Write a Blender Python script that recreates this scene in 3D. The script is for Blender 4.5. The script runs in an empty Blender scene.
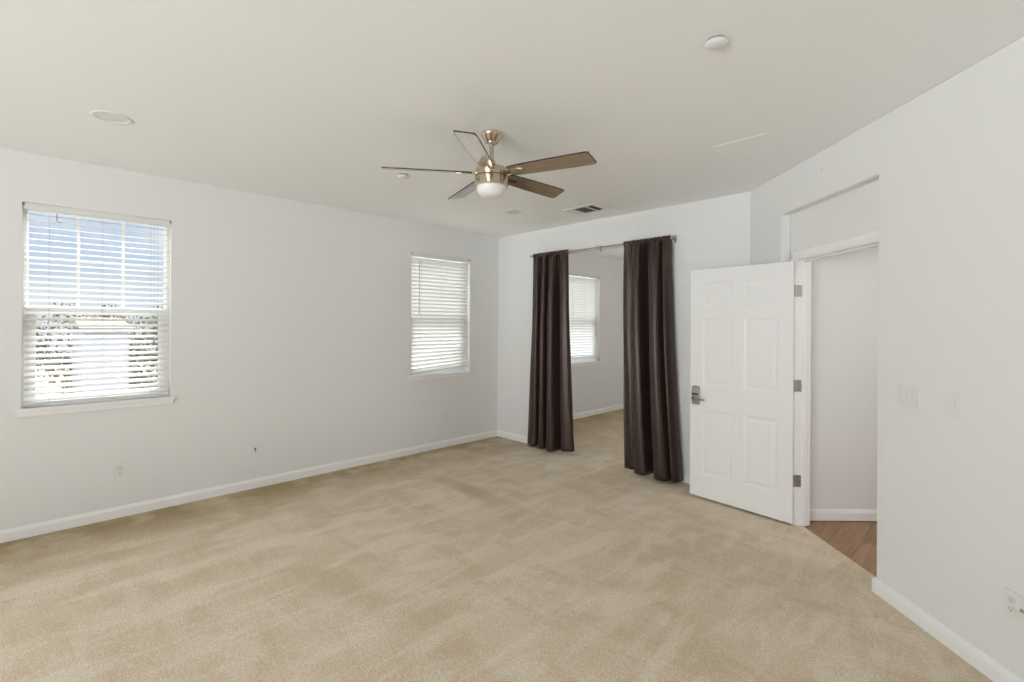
import bpy, bmesh, math, random
from mathutils import Vector, Matrix, noise
random.seed(7)
SC = bpy.context.scene
COL = SC.collection
S2 = math.sqrt(.5)
R = math.radians

# ------------------------------------------------------------------ camera, sky, sun, fill lamps, exposure
CAM_H = 1.53
cam_data = bpy.data.cameras.new('camera')
cam = bpy.data.objects.new('camera', cam_data)
COL.objects.link(cam)
cam_data.sensor_width = 36.0
cam_data.lens = 479.5 / 1024 * 36.0
cam_data.shift_y = -16.0 / 1024
cam_data.clip_start = 0.05
cam.location = (0, 0, CAM_H)
cam.rotation_euler = (Matrix.Rotation(.7923, 3, 'Z') @ Matrix.Rotation(R(90), 3, 'X') @ Matrix.Rotation(.0057, 3, 'Z')).to_euler()
SC.camera = cam

SC.view_settings.view_transform = 'Standard'
SC.view_settings.look = 'None'
SC.view_settings.exposure = 0.0
SC.view_settings.gamma = 1.0
SC.view_settings.use_curve_mapping = False
SC.cycles.max_bounces = 12
SC.cycles.diffuse_bounces = 8
SC.cycles.transparent_max_bounces = 16
SC.cycles.use_denoising = True
SC.cycles.sample_clamp_indirect = 8.0

world = bpy.data.worlds.new('sky')
SC.world = world
world.use_nodes = True
wt = world.node_tree
for nd in list(wt.nodes):
    wt.nodes.remove(nd)
w_out = wt.nodes.new('ShaderNodeOutputWorld')
w_bg = wt.nodes.new('ShaderNodeBackground')
w_tc = wt.nodes.new('ShaderNodeTexCoord')
w_sep = wt.nodes.new('ShaderNodeSeparateXYZ')
w_ramp = wt.nodes.new('ShaderNodeValToRGB')
w_ramp.color_ramp.elements[0].position = 0.0
w_ramp.color_ramp.elements[0].color = (.78, .86, .93, 1)
w_ramp.color_ramp.elements[1].position = .32
w_ramp.color_ramp.elements[1].color = (.25, .50, .93, 1)
w_hi = w_ramp.color_ramp.elements.new(.52)
w_hi.color = (.96, .975, 1.0, 1)
w_n = wt.nodes.new('ShaderNodeTexNoise')
w_n.inputs['Scale'].default_value = 3.2
w_n.inputs['Detail'].default_value = 6
w_map = wt.nodes.new('ShaderNodeMapping')
w_map.inputs['Scale'].default_value = (1, 1, 2.2)
w_map.inputs['Location'].default_value = (.35, .55, 0)
w_cr = wt.nodes.new('ShaderNodeValToRGB')
w_cr.color_ramp.elements[0].position = .43
w_cr.color_ramp.elements[1].position = .62
w_mix = wt.nodes.new('ShaderNodeMixRGB')
w_mix.inputs['Color2'].default_value = (.86, .92, .97, 1)
wt.links.new(w_tc.outputs['Generated'], w_sep.inputs[0])
wt.links.new(w_sep.outputs['Z'], w_ramp.inputs['Fac'])
wt.links.new(w_tc.outputs['Generated'], w_map.inputs['Vector'])
wt.links.new(w_map.outputs[0], w_n.inputs['Vector'])
wt.links.new(w_n.outputs['Fac'], w_cr.inputs['Fac'])
wt.links.new(w_cr.outputs['Color'], w_mix.inputs['Fac'])
wt.links.new(w_ramp.outputs['Color'], w_mix.inputs['Color1'])
wt.links.new(w_mix.outputs['Color'], w_bg.inputs['Color'])
# sky glow added off to the right of the windows to brighten the blinds
w_dot = wt.nodes.new('ShaderNodeVectorMath')
w_dot.operation = 'DOT_PRODUCT'
w_dot.inputs[1].default_value = Vector((-.62, .74, .25)).normalized()
w_glow = wt.nodes.new('ShaderNodeMapRange')
w_glow.interpolation_type = 'SMOOTHERSTEP'
for k_, v_ in (('From Min', .72), ('From Max', 1.0), ('To Min', 1.0), ('To Max', 6.0)):
    w_glow.inputs[k_].default_value = v_
wt.links.new(w_tc.outputs['Generated'], w_dot.inputs[0])
wt.links.new(w_dot.outputs['Value'], w_glow.inputs['Value'])
w_high = wt.nodes.new('ShaderNodeMapRange')
w_high.interpolation_type = 'SMOOTHSTEP'
for k_, v_ in (('From Min', .30), ('From Max', .75), ('To Min', .9), ('To Max', 7.5)):
    w_high.inputs[k_].default_value = v_
wt.links.new(w_sep.outputs['Z'], w_high.inputs['Value'])
w_mul = wt.nodes.new('ShaderNodeMath')
w_mul.operation = 'MULTIPLY'
wt.links.new(w_glow.outputs[0], w_mul.inputs[0])
wt.links.new(w_high.outputs[0], w_mul.inputs[1])
wt.links.new(w_mul.outputs[0], w_bg.inputs['Strength'])
wt.links.new(w_bg.outputs[0], w_out.inputs['Surface'])

def lamp(name, kind, loc, rot, energy, color=(1, 1, 1), **kw):
    d = bpy.data.lights.new(name, kind)
    d.energy = energy
    d.color = color
    for k, v in kw.items():
        setattr(d, k, v)
    o = bpy.data.objects.new(name, d)
    o.location = loc
    o.rotation_euler = rot
    COL.objects.link(o)
    return o

# sun behind the home, so the three windows take only skylight and the neighbor's wall is lit
SUN_D = Vector((.60, -.35, .90)).normalized()      # towards the sun
lamp('sun', 'SUN', SUN_D * 30, SUN_D.to_track_quat('Z', 'Y').to_euler(), .8, (1, .98, .95), angle=R(1))
# unseen fill lamps added behind the camera, in the alcove and in the hallway
lamp('fill_rear', 'AREA', (-.9, -4.72, 1.4), (R(118), 0, R(10)), 111, (.86, .935, 1), shape='RECTANGLE', size=3.6, size_y=2.1, spread=R(105))
lamp('fill_alcove', 'AREA', (-1.27, 6.6, 1.5), (R(122), 0, R(90)), 13, (1, .98, .95), shape='RECTANGLE', size=1.6, size_y=1.4)
lamp('fill_hallway', 'AREA', ((2.9 - 2.2) * S2, (2.9 + 2.2) * S2, 2.66), (0, 0, 0), 11, (1, .95, .9), shape='DISK', size=.5)

# ------------------------------------------------------------------ materials
def mat(name, color, rough=.6, metal=0.0, spec=.5, **kw):
    m = bpy.data.materials.new(name)
    m.use_nodes = True
    b = m.node_tree.nodes['Principled BSDF']
    b.inputs['Base Color'].default_value = (*color, 1)
    b.inputs['Roughness'].default_value = rough
    b.inputs['Metallic'].default_value = metal
    b.inputs['Specular IOR Level'].default_value = spec
    for k, v in kw.items():
        b.inputs[k.replace('_', ' ')].default_value = v
    return m

def nd(m, kind, **inp):
    n = m.node_tree.nodes.new(kind)
    for k, v in inp.items():
        n.inputs[k.replace('_', ' ')].default_value = v
    return n

def lk(m, a, b):
    m.node_tree.links.new(a, b)

def bump(m, height, strength, dist=.01):
    b = nd(m, 'ShaderNodeBump', Strength=strength, Distance=dist)
    lk(m, height, b.inputs['Height'])
    lk(m, b.outputs[0], m.node_tree.nodes['Principled BSDF'].inputs['Normal'])

def paint(name, color, rough=.75, tex=.08, scale=140):
    m = mat(name, color, rough, spec=.25)
    tc = nd(m, 'ShaderNodeTexCoord')
    n = nd(m, 'ShaderNodeTexNoise', Scale=scale, Detail=3)
    lk(m, tc.outputs['Object'], n.inputs['Vector'])
    bump(m, n.outputs['Fac'], tex, .004)
    return m

M = {}
M['wall'] = paint('wall_paint', (.83, .828, .822))
M['ceiling'] = paint('ceiling_paint', (.925, .935, .945), .85, .1, 90)
M['trim'] = mat('trim_paint', (.92, .92, .915), .35, spec=.4)
M['door'] = mat('door_paint', (.87, .87, .87), .4, spec=.4)
M['plastic'] = mat('white_plastic', (.80, .80, .785), .4)
M['ivory'] = mat('off_white_plastic', (.76, .755, .735), .4)
M['vinyl'] = mat('window_vinyl', (.86, .86, .85), .35)
M['dark'] = mat('dark_gap', (.03, .03, .03), .6)
M['dark_grey'] = mat('grey_plastic', (.25, .25, .24), .6)  # plain grey for small fittings, screws and slots
M['nickel'] = mat('satin_nickel', (.42, .40, .37), .32, 1.0)
M['hinge'] = mat('hinge_steel', (.55, .54, .52), .4, 1.0)
M['rod'] = mat('rod_steel', (.50, .49, .47), .35, 1.0)
M['brass_nickel'] = mat('champagne_nickel', (.60, .51, .40), .2, 1.0)
M['bronze'] = mat('bronze_edge', (.035, .026, .02), .45, .3)
M['glass_bowl'] = mat('frosted_glass', (.88, .86, .85), .35, spec=.5, Subsurface_Weight=.0)
M['cord'] = mat('cord_string', (.52, .52, .50), .8)
M['metal_vent'] = mat('vent_enamel', (.80, .80, .78), .45)
M['vent_dark'] = mat('vent_inside', (.055, .052, .045), .7)
M['louvre'] = mat('dark_louvre', (.10, .095, .08), .7)  # louvres coloured darker than the vent frame
M['recess_shade'] = mat('recess_shade_plastic', (.60, .595, .58), .5)  # diffuser greyed to stand in for shade inside the recess
M['stone'] = mat('stucco', (.33, .34, .37), .9)
M['roof'] = mat('roof_shingle', (.20, .17, .15), .9)
M['bark'] = mat('bark', (.12, .09, .07), .9)
M['leaf_brown'] = mat('dry_leaf', (.15, .12, .075), .8)
M['leaf_green'] = mat('leaf', (.12, .125, .065), .8)
M['earth'] = mat('earth', (.30, .27, .21), 1.0)
M['house_glass'] = mat('dark_window', (.05, .06, .08), .1)

# blinds: white slats that let some of the daylight glow through
m = mat('blind_slat', (.86, .86, .84), .45)
tr = nd(m, 'ShaderNodeBsdfTranslucent')
tr.inputs['Color'].default_value = (.9, .9, .86, 1)
mx = nd(m, 'ShaderNodeMixShader', Fac=.32)
lk(m, m.node_tree.nodes['Principled BSDF'].outputs[0], mx.inputs[1])
lk(m, tr.outputs[0], mx.inputs[2])
lk(m, mx.outputs[0], m.node_tree.nodes['Material Output'].inputs['Surface'])
M['slat'] = m

# thin clear window glass
m = mat('window_glass', (1, 1, 1), 0)
tp = nd(m, 'ShaderNodeBsdfTransparent')
gl = nd(m, 'ShaderNodeBsdfGlossy', Roughness=.02)
fr = nd(m, 'ShaderNodeLayerWeight', Blend=.5)
pw = nd(m, 'ShaderNodeMath')
pw.operation = 'POWER'
pw.inputs[1].default_value = 4.0
lk(m, fr.outputs['Facing'], pw.inputs[0])
ml = nd(m, 'ShaderNodeMath')
ml.operation = 'MULTIPLY_ADD'
ml.inputs[1].default_value = .5
ml.inputs[2].default_value = .03
lk(m, pw.outputs[0], ml.inputs[0])
mx = nd(m, 'ShaderNodeMixShader')
lk(m, ml.outputs[0], mx.inputs[0])
lk(m, tp.outputs[0], mx.inputs[1])
lk(m, gl.outputs[0], mx.inputs[2])
lk(m, mx.outputs[0], m.node_tree.nodes['Material Output'].inputs['Surface'])
M['glass'] = m

# carpet: tan cut pile with worn, matted patches
m = mat('carpet_pile', (.42, .36, .26), 1.0, spec=.05)
tc = nd(m, 'ShaderNodeTexCoord')
bs = m.node_tree.nodes['Principled BSDF']
def mapping(m, tc, scale, rot=0, loc=(0, 0, 0)):
    mp = nd(m, 'ShaderNodeMapping', Scale=scale, Location=loc)
    mp.inputs['Rotation'].default_value = (0, 0, rot)
    lk(m, tc.outputs['Object'], mp.inputs['Vector'])
    return mp
def ramp(m, src, p0, p1, c0=(0, 0, 0, 1), c1=(1, 1, 1, 1)):
    r = nd(m, 'ShaderNodeValToRGB')
    r.color_ramp.elements[0].position = p0
    r.color_ramp.elements[1].position = p1
    r.color_ramp.elements[0].color = c0
    r.color_ramp.elements[1].color = c1
    lk(m, src, r.inputs['Fac'])
    return r
def mixc(m, fac, c1, c2, mode='MIX'):
    x = nd(m, 'ShaderNodeMixRGB')
    x.blend_type = mode
    for s, i in ((fac, 0), (c1, 1), (c2, 2)):
        if isinstance(s, (int, float)):
            x.inputs[i].default_value = s
        elif isinstance(s, tuple):
            x.inputs[i].default_value = (*s, 1)
        else:
            lk(m, s, x.inputs[i])
    return x.outputs[0]
def noise_tex(m, vec, scale, detail=4, rough=.55, dist=0):
    n = nd(m, 'ShaderNodeTexNoise', Scale=scale, Detail=detail, Roughness=rough, Distortion=dist)
    lk(m, vec, n.inputs['Vector'])
    return n.outputs['Fac']
base = (.80, .685, .53)
worn = (.64, .515, .34)
pale = (.89, .80, .665)
mp0 = mapping(m, tc, (1, 1, 1))
f1 = ramp(m, noise_tex(m, mp0.outputs[0], 1.1, 5, .6, .4), .40, .66).outputs[0]
mp1 = mapping(m, tc, (1.0, 3.2, 1), R(0), (3, 1, 0))
f2 = ramp(m, noise_tex(m, mp1.outputs[0], 1.6, 5, .62, .5), .46, .62).outputs[0]
mp2 = mapping(m, tc, (3.4, 1.0, 1), R(0), (7, 2, 0))
f3 = ramp(m, noise_tex(m, mp2.outputs[0], 1.7, 5, .62, .5), .47, .60).outputs[0]
c = mixc(m, mixc(m, .6, (0, 0, 0), f1), base, worn)
c = mixc(m, mixc(m, .6, (0, 0, 0), f2), c, worn)
c = mixc(m, mixc(m, .55, (0, 0, 0), f3), c, pale)
# darker soiled band along the window wall, a darker yellow tone in the alcove, a matted streak in front of the corner
sp = nd(m, 'ShaderNodeSeparateXYZ')
lk(m, tc.outputs['Object'], sp.inputs[0])
def mr(src, a, b, x, y):
    n = nd(m, 'ShaderNodeMapRange')
    n.interpolation_type = 'SMOOTHSTEP'
    for k, v in (('From Min', a), ('From Max', b), ('To Min', x), ('To Max', y)):
        n.inputs[k].default_value = v
    lk(m, src, n.inputs['Value'])
    return n.outputs[0]
def mul(a, b):
    n = nd(m, 'ShaderNodeMath')
    n.operation = 'MULTIPLY'
    lk(m, a, n.inputs[0])
    if isinstance(b, float):
        n.inputs[1].default_value = b
    else:
        lk(m, b, n.inputs[1])
    return n.outputs[0]
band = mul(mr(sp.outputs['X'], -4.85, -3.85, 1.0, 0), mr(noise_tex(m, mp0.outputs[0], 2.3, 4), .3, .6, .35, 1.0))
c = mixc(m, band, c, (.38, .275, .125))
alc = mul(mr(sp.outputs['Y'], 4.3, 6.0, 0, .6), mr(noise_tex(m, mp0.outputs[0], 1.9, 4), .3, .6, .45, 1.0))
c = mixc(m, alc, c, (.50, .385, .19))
mp3 = nd(m, 'ShaderNodeMapping', Location=(3.42, -2.85, 0))
mp3.vector_type = 'POINT'
lk(m, tc.outputs['Object'], mp3.inputs['Vector'])
mp4 = nd(m, 'ShaderNodeMapping', Scale=(1.15, 6.5, 1))
mp4.inputs['Rotation'].default_value = (0, 0, R(6))
lk(m, mp3.outputs[0], mp4.inputs['Vector'])
ln = nd(m, 'ShaderNodeVectorMath')
ln.operation = 'LENGTH'
lk(m, mp4.outputs[0], ln.inputs[0])
streak = mul(mr(ln.outputs['Value'], .25, 1.0, .55, 0), mr(noise_tex(m, mp0.outputs[0], 2.5, 3), .3, .6, .5, 1.0))
c = mixc(m, streak, c, (.43, .335, .22))
fine = noise_tex(m, mp0.outputs[0], 130, 3, .75)
mid = noise_tex(m, mp0.outputs[0], 45, 3, .6)
c = mixc(m, .8, c, ramp(m, fine, .3, .72, (.58, .57, .56, 1), (1.3, 1.3, 1.3, 1)).outputs[0], 'MULTIPLY')
c = mixc(m, .35, c, ramp(m, mid, .35, .65, (.84, .83, .82, 1), (1.1, 1.1, 1.1, 1)).outputs[0], 'MULTIPLY')
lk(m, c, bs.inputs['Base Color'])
bs.inputs['Sheen Weight'].default_value = .15
ad = nd(m, 'ShaderNodeMath')
lk(m, fine, ad.inputs[0])
lk(m, mid, ad.inputs[1])
bump(m, ad.outputs[0], .45, .012)
M['carpet'] = m

# plank floor of the hallway, boards along +y
m = mat('oak_planks', (.3, .17, .09), .42)
tc = nd(m, 'ShaderNodeTexCoord')
mp = mapping(m, tc, (1, 1, 1), R(90))
br = nd(m, 'ShaderNodeTexBrick', Scale=1.0, Mortar_Size=.0016, Brick_Width=1.2, Row_Height=.17, Bias=0.0)
br.inputs['Color1'].default_value = (.42, .245, .13, 1)
br.inputs['Color2'].default_value = (.31, .175, .088, 1)
br.inputs['Mortar'].default_value = (.10, .055, .03, 1)
lk(m, mp.outputs[0], br.inputs['Vector'])
g = mapping(m, tc, (14, 1.1, 1))
gr = ramp(m, noise_tex(m, g.outputs[0], 2.2, 6, .65, 1.2), .3, .7, (.62, .58, .54, 1), (1.2, 1.2, 1.2, 1)).outputs[0]
lk(m, mixc(m, .8, br.outputs['Color'], gr, 'MULTIPLY'), m.node_tree.nodes['Principled BSDF'].inputs['Base Color'])
M['planks'] = m

# fan blade: brown woodgrain laminate with a satin sheen
m = mat('walnut_blade', (.2, .14, .09), .3, spec=.8, Coat_Weight=1.0, Coat_Roughness=.14, Coat_IOR=1.9)
tc = nd(m, 'ShaderNodeTexCoord')
mp = mapping(m, tc, (2.2, 26, 4))
gr = ramp(m, noise_tex(m, mp.outputs[0], 2.0, 6, .65, .6), .3, .72, (.15, .098, .060, 1), (.33, .235, .15, 1)).outputs[0]
lk(m, gr, m.node_tree.nodes['Principled BSDF'].inputs['Base Color'])
M['blade'] = m

# curtain: dark brown satin-faced cloth
m = mat('brown_curtain', (.039, .025, .022), .34, spec=.6, Sheen_Weight=.10, Sheen_Roughness=.4)
m.node_tree.nodes['Principled BSDF'].inputs['Sheen Tint'].default_value = (.60, .50, .47, 1)
m.node_tree.nodes['Principled BSDF'].inputs['Specular Tint'].default_value = (.92, .74, .68, 1)
tc = nd(m, 'ShaderNodeTexCoord')
mp = mapping(m, tc, (1, 1, .5))
bump(m, noise_tex(m, mp.outputs[0], 420, 2), .12, .002)
M['curtain'] = m

# ------------------------------------------------------------------ mesh helpers
class MB:
    def __init__(self):
        self.bm = bmesh.new()

    def box(self, x0, x1, y0, y1, z0, z1, xf=None):
        xs, ys, zs = sorted((x0, x1)), sorted((y0, y1)), sorted((z0, z1))
        v = [self.bm.verts.new((x, y, z)) for x in xs for y in ys for z in zs]
        for f in ((0, 1, 3, 2), (4, 6, 7, 5), (0, 4, 5, 1), (2, 3, 7, 6), (0, 2, 6, 4), (1, 5, 7, 3)):
            self.bm.faces.new([v[i] for i in f])
        if xf is not None:
            for q in v:
                q.co = xf @ q.co
        return v

    def lathe(self, prof, n=32, xf=None, close=True):
        rings = []
        new = []
        for r, z in prof:
            if r < 1e-6:
                ring = [self.bm.verts.new((0, 0, z))]
            else:
                ring = [self.bm.verts.new((r * math.cos(2 * math.pi * i / n), r * math.sin(2 * math.pi * i / n), z)) for i in range(n)]
            rings.append(ring)
            new += ring
        for a, b in zip(rings, rings[1:]):
            for i in range(n):
                j = (i + 1) % n
                if len(a) == 1 and len(b) == 1:
                    continue
                if len(a) == 1:
                    self.bm.faces.new((a[0], b[i], b[j]))
                elif len(b) == 1:
                    self.bm.faces.new((a[i], b[0], a[j]))
                else:
                    self.bm.faces.new((a[i], b[i], b[j], a[j]))
        for ring in ((rings[0], rings[-1]) if close else ()):
            if len(ring) > 2:
                self.bm.faces.new(ring)
        if xf is not None:
            for q in new:
                q.co = xf @ q.co
        return self

    def tube(self, pts, r, n=10):
        pts = [Vector(p) for p in pts]
        rings = []
        for i, p in enumerate(pts):
            t = (pts[min(i + 1, len(pts) - 1)] - pts[max(i - 1, 0)]).normalized()
            a = t.orthogonal().normalized() if i == 0 else (pa - t * pa.dot(t)).normalized()
            pa = a
            b = t.cross(a)
            rr = r[i] if isinstance(r, (list, tuple)) else r
            rings.append([self.bm.verts.new(p + rr * (a * math.cos(2 * math.pi * k / n) + b * math.sin(2 * math.pi * k / n))) for k in range(n)])
        for a, b in zip(rings, rings[1:]):
            for k in range(n):
                self.bm.faces.new((a[k], a[(k + 1) % n], b[(k + 1) % n], b[k]))
        self.bm.faces.new(rings[0])
        self.bm.faces.new(rings[-1])
        return self

    def prism(self, pts, z0, z1):
        lo = [self.bm.verts.new((x, y, z0)) for x, y in pts]
        hi = [self.bm.verts.new((x, y, z1)) for x, y in pts]
        self.bm.faces.new(lo)
        self.bm.faces.new(hi)
        n = len(pts)
        for i in range(n):
            self.bm.faces.new((lo[i], lo[(i + 1) % n], hi[(i + 1) % n], hi[i]))
        return self

    def build(self, name, material, parent=None, loc=(0, 0, 0), rot=(0, 0, 0), smooth=None, bevel=0, seg=2):
        bmesh.ops.recalc_face_normals(self.bm, faces=self.bm.faces)
        me = bpy.data.meshes.new(name)
        self.bm.to_mesh(me)
        self.bm.free()
        me.materials.append(material)
        o = bpy.data.objects.new(name, me)
        COL.objects.link(o)
        o.location = loc
        o.rotation_euler = rot
        if parent is not None:
            o.parent = parent
        if smooth is not None:
            me.polygons.foreach_set('use_smooth', [True] * len(me.polygons))
            me.set_sharp_from_angle(angle=R(smooth))
        if bevel:
            md = o.modifiers.new('bevel', 'BEVEL')
            md.width = bevel
            md.segments = seg
            md.limit_method = 'ANGLE'
            md.angle_limit = R(40)
        return o

def thing(name, label, cat, loc=(0, 0, 0), rot=0, group=None):
    o = bpy.data.objects.new(name, None)
    o.empty_display_size = .1
    COL.objects.link(o)
    o.location = loc
    o.rotation_euler = (0, 0, rot)
    return tag(o, label, cat, group)

def tag(o, label, cat, group=None):
    o['label'] = label
    o['category'] = cat
    if group:
        o['group'] = group
    return o

def struct(o, label=None):
    o['kind'] = 'structure'
    if label:
        o['label'] = label
    return o

def grid_wall(name, us, zs, holes, v0, v1, rot=0, bevel=0, axis='x'):
    """a slab with rectangular openings; only its outer faces are kept. us/zs are cut lines, holes are (u0,u1,z0,z1)"""
    mb = MB()
    cache = {}
    def V(u, v, z):
        k = (round(u, 5), round(v, 5), round(z, 5))
        if k not in cache:
            cache[k] = mb.bm.verts.new((u, v, z) if axis == 'x' else (v, u, z))
        return cache[k]
    us = sorted(set(us) | {h[0] for h in holes} | {h[1] for h in holes})
    zs = sorted(set(zs) | {h[2] for h in holes} | {h[3] for h in holes})
    def solid(i, j):
        if not (0 <= i < len(us) - 1 and 0 <= j < len(zs) - 1):
            return False
        u, z = (us[i] + us[i + 1]) / 2, (zs[j] + zs[j + 1]) / 2
        return not any(a < u < b and c_ < z < d for a, b, c_, d in holes)
    for i in range(len(us) - 1):
        for j in range(len(zs) - 1):
            if not solid(i, j):
                continue
            a, b, c_, d = us[i], us[i + 1], zs[j], zs[j + 1]
            for v in (v0, v1):
                mb.bm.faces.new((V(a, v, c_), V(b, v, c_), V(b, v, d), V(a, v, d)))
            if not solid(i - 1, j):
                mb.bm.faces.new((V(a, v0, c_), V(a, v1, c_), V(a, v1, d), V(a, v0, d)))
            if not solid(i + 1, j):
                mb.bm.faces.new((V(b, v0, c_), V(b, v1, c_), V(b, v1, d), V(b, v0, d)))
            if not solid(i, j - 1):
                mb.bm.faces.new((V(a, v0, c_), V(b, v0, c_), V(b, v1, c_), V(a, v1, c_)))
            if not solid(i, j + 1):
                mb.bm.faces.new((V(a, v0, d), V(b, v0, d), V(b, v1, d), V(a, v1, d)))
    return struct(mb.build(name, M['wall'], rot=(0, 0, rot), bevel=bevel, seg=3, smooth=35 if bevel else None))

# ------------------------------------------------------------------ setting
H = 2.736                 # ceiling height
XA = -4.853               # window wall
YB = 4.51                 # wall with the curtained opening
NC, ND, NH = 2.089, 2.164, 2.272   # diagonal wall: face, back of the recess, hallway face
DIAG = R(-45)             # local frame of the diagonal wall: x = -t, y = n
T0, T1 = 2.782, 3.785     # recess
D0, D1 = 2.84, 3.70       # door opening
OPZ = 2.04
def tn(t, n, z=0):
    return ((n - t) * S2, (n + t) * S2, z)

# windows in the left wall: (y0, y1)
WZ0, WZ1 = .915, 2.385
WINS = [(-.088, .785), (3.118, 4.014), (6.035, 6.932)]
WT = .155
grid_wall('wall_left', [-4.75, 8.72], [0, H], [(y0, y1, WZ0, WZ1) for y0, y1 in WINS], XA - WT, XA, axis='y')
OX0, OX1, OZ = -3.97, -2.40, 2.40
grid_wall('wall_back', [XA, -1.50], [0, H], [(OX0, OX1, -.01, OZ)], YB, YB + .12, bevel=.008)
# diagonal wall: the furred face with the recess, then the wall that carries the door frame
grid_wall('wall_right', [-4.30, .82], [0, H], [(-T1, -T0, -.01, 2.41)], NC, ND, rot=DIAG, bevel=.009)
grid_wall('wall_door', [-4.26, .82], [0, H], [(-D1 - .02, -D0 + .02, -.01, OPZ + .02)], ND, NH, rot=DIAG)
# walls out of view
grid_wall('wall_rear', [XA, 2.2], [0, H], [(-2.7, 1.1, .35, 2.45)], -4.72, -4.60, axis='x')  # unseen opening, added for the rear fill lamp
grid_wall('wall_side', [-4.72, 1.0], [0, H], [], 2.05, 2.17, axis='y')
grid_wall('wall_alcove_end', [XA, -1.28], [0, H], [], 8.60, 8.72)
grid_wall('wall_alcove_side', [4.63, 8.60], [0, H], [(5.8, 7.4, .8, 2.2)], -1.40, -1.28, axis='y')  # side opening added for the alcove fill lamp
grid_wall('wall_hallway_end', [-3.915, -3.815], [0, H], [], NH, 3.6, rot=DIAG)
grid_wall('wall_hallway_side', [-3.815, -.5], [0, H], [], 3.5, 3.6, rot=DIAG)
grid_wall('wall_hallway_near', [-.6, -.5], [0, H], [], NH, 3.6, rot=DIAG)

mb = MB()
mb.prism([(-5.02, -4.75), (2.2, -4.75), (2.2, .9), (3.2, 1.2), (3.2, 3.2), (-.2, 5.6), (-1.2, 5.6), (-1.2, 8.75), (-5.02, 8.75)], H, H + .15)
struct(mb.build('ceiling', M['ceiling']))
NT = 2.216                # line where carpet meets planks, under the closed door
mb = MB()
mb.prism([(-4.99, -4.72), (2.17, -4.72), (2.17, .9), tn(-.8, NT)[:2], tn(4.34, NT)[:2], (-1.40, 4.66), (-1.40, 8.7), (-4.99, 8.7)], -.06, 0)
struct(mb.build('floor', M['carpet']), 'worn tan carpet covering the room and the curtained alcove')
mb = MB()
mb.prism([tn(.5, NT)[:2], tn(3.9, NT)[:2], tn(3.9, 3.55)[:2], tn(.5, 3.55)[:2]], -.07, -.006)
struct(mb.build('floor_hallway', M['planks']), 'brown wood plank floor of the hallway beyond the open door')

# baseboards: a board with an eased, stepped top edge
def baseboard(name, p0, p1, inward, h=.085, th=.014, ends=(0, 0)):
    p0, p1 = Vector((*p0, 0)), Vector((*p1, 0))
    d = (p1 - p0).normalized()
    n = Vector((*inward, 0)).normalized()
    prof = [(0, 0), (th, 0), (th, h * .72), (th * .72, h * .86), (th * .42, h), (0, h)]
    mb = MB()
    a = [mb.bm.verts.new(p0 + n * u + Vector((0, 0, z))) for u, z in prof]
    b = [mb.bm.verts.new(p1 + n * u + Vector((0, 0, z))) for u, z in prof]
    mb.bm.faces.new(a)
    mb.bm.faces.new(b)
    for i in range(len(prof)):
        j = (i + 1) % len(prof)
        mb.bm.faces.new((a[i], a[j], b[j], b[i]))
    return struct(mb.build(name, M['trim']))
E_ = .0005
baseboard('baseboard_left', (XA, -4.6), (XA, YB - E_), (1, 0))
baseboard('baseboard_alcove', (XA, YB + .12), (XA, 8.6), (1, 0))
baseboard('baseboard_back', (XA + .014, YB), (OX0, YB), (0, -1))
baseboard('baseboard_back_2', (OX1, YB), (-1.556, YB), (0, -1))
baseboard('baseboard_right', tn(T0 - .002, NC)[:2], tn(-.76, NC)[:2], (-1, -1))
baseboard('baseboard_right_end', tn(T0, NC - .014)[:2], tn(T0, ND - .02)[:2], tuple(Vector(tn(1, 0)[:2])), th=.013)
baseboard('baseboard_door', tn(4.285, NC)[:2], tn(T1 + .075, NC)[:2], (-1, -1))
baseboard('baseboard_hallway', tn(3.815, NH + .02)[:2], tn(3.815, 3.5)[:2], tuple(-Vector(tn(1, 0)[:2])), th=.014)

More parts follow.
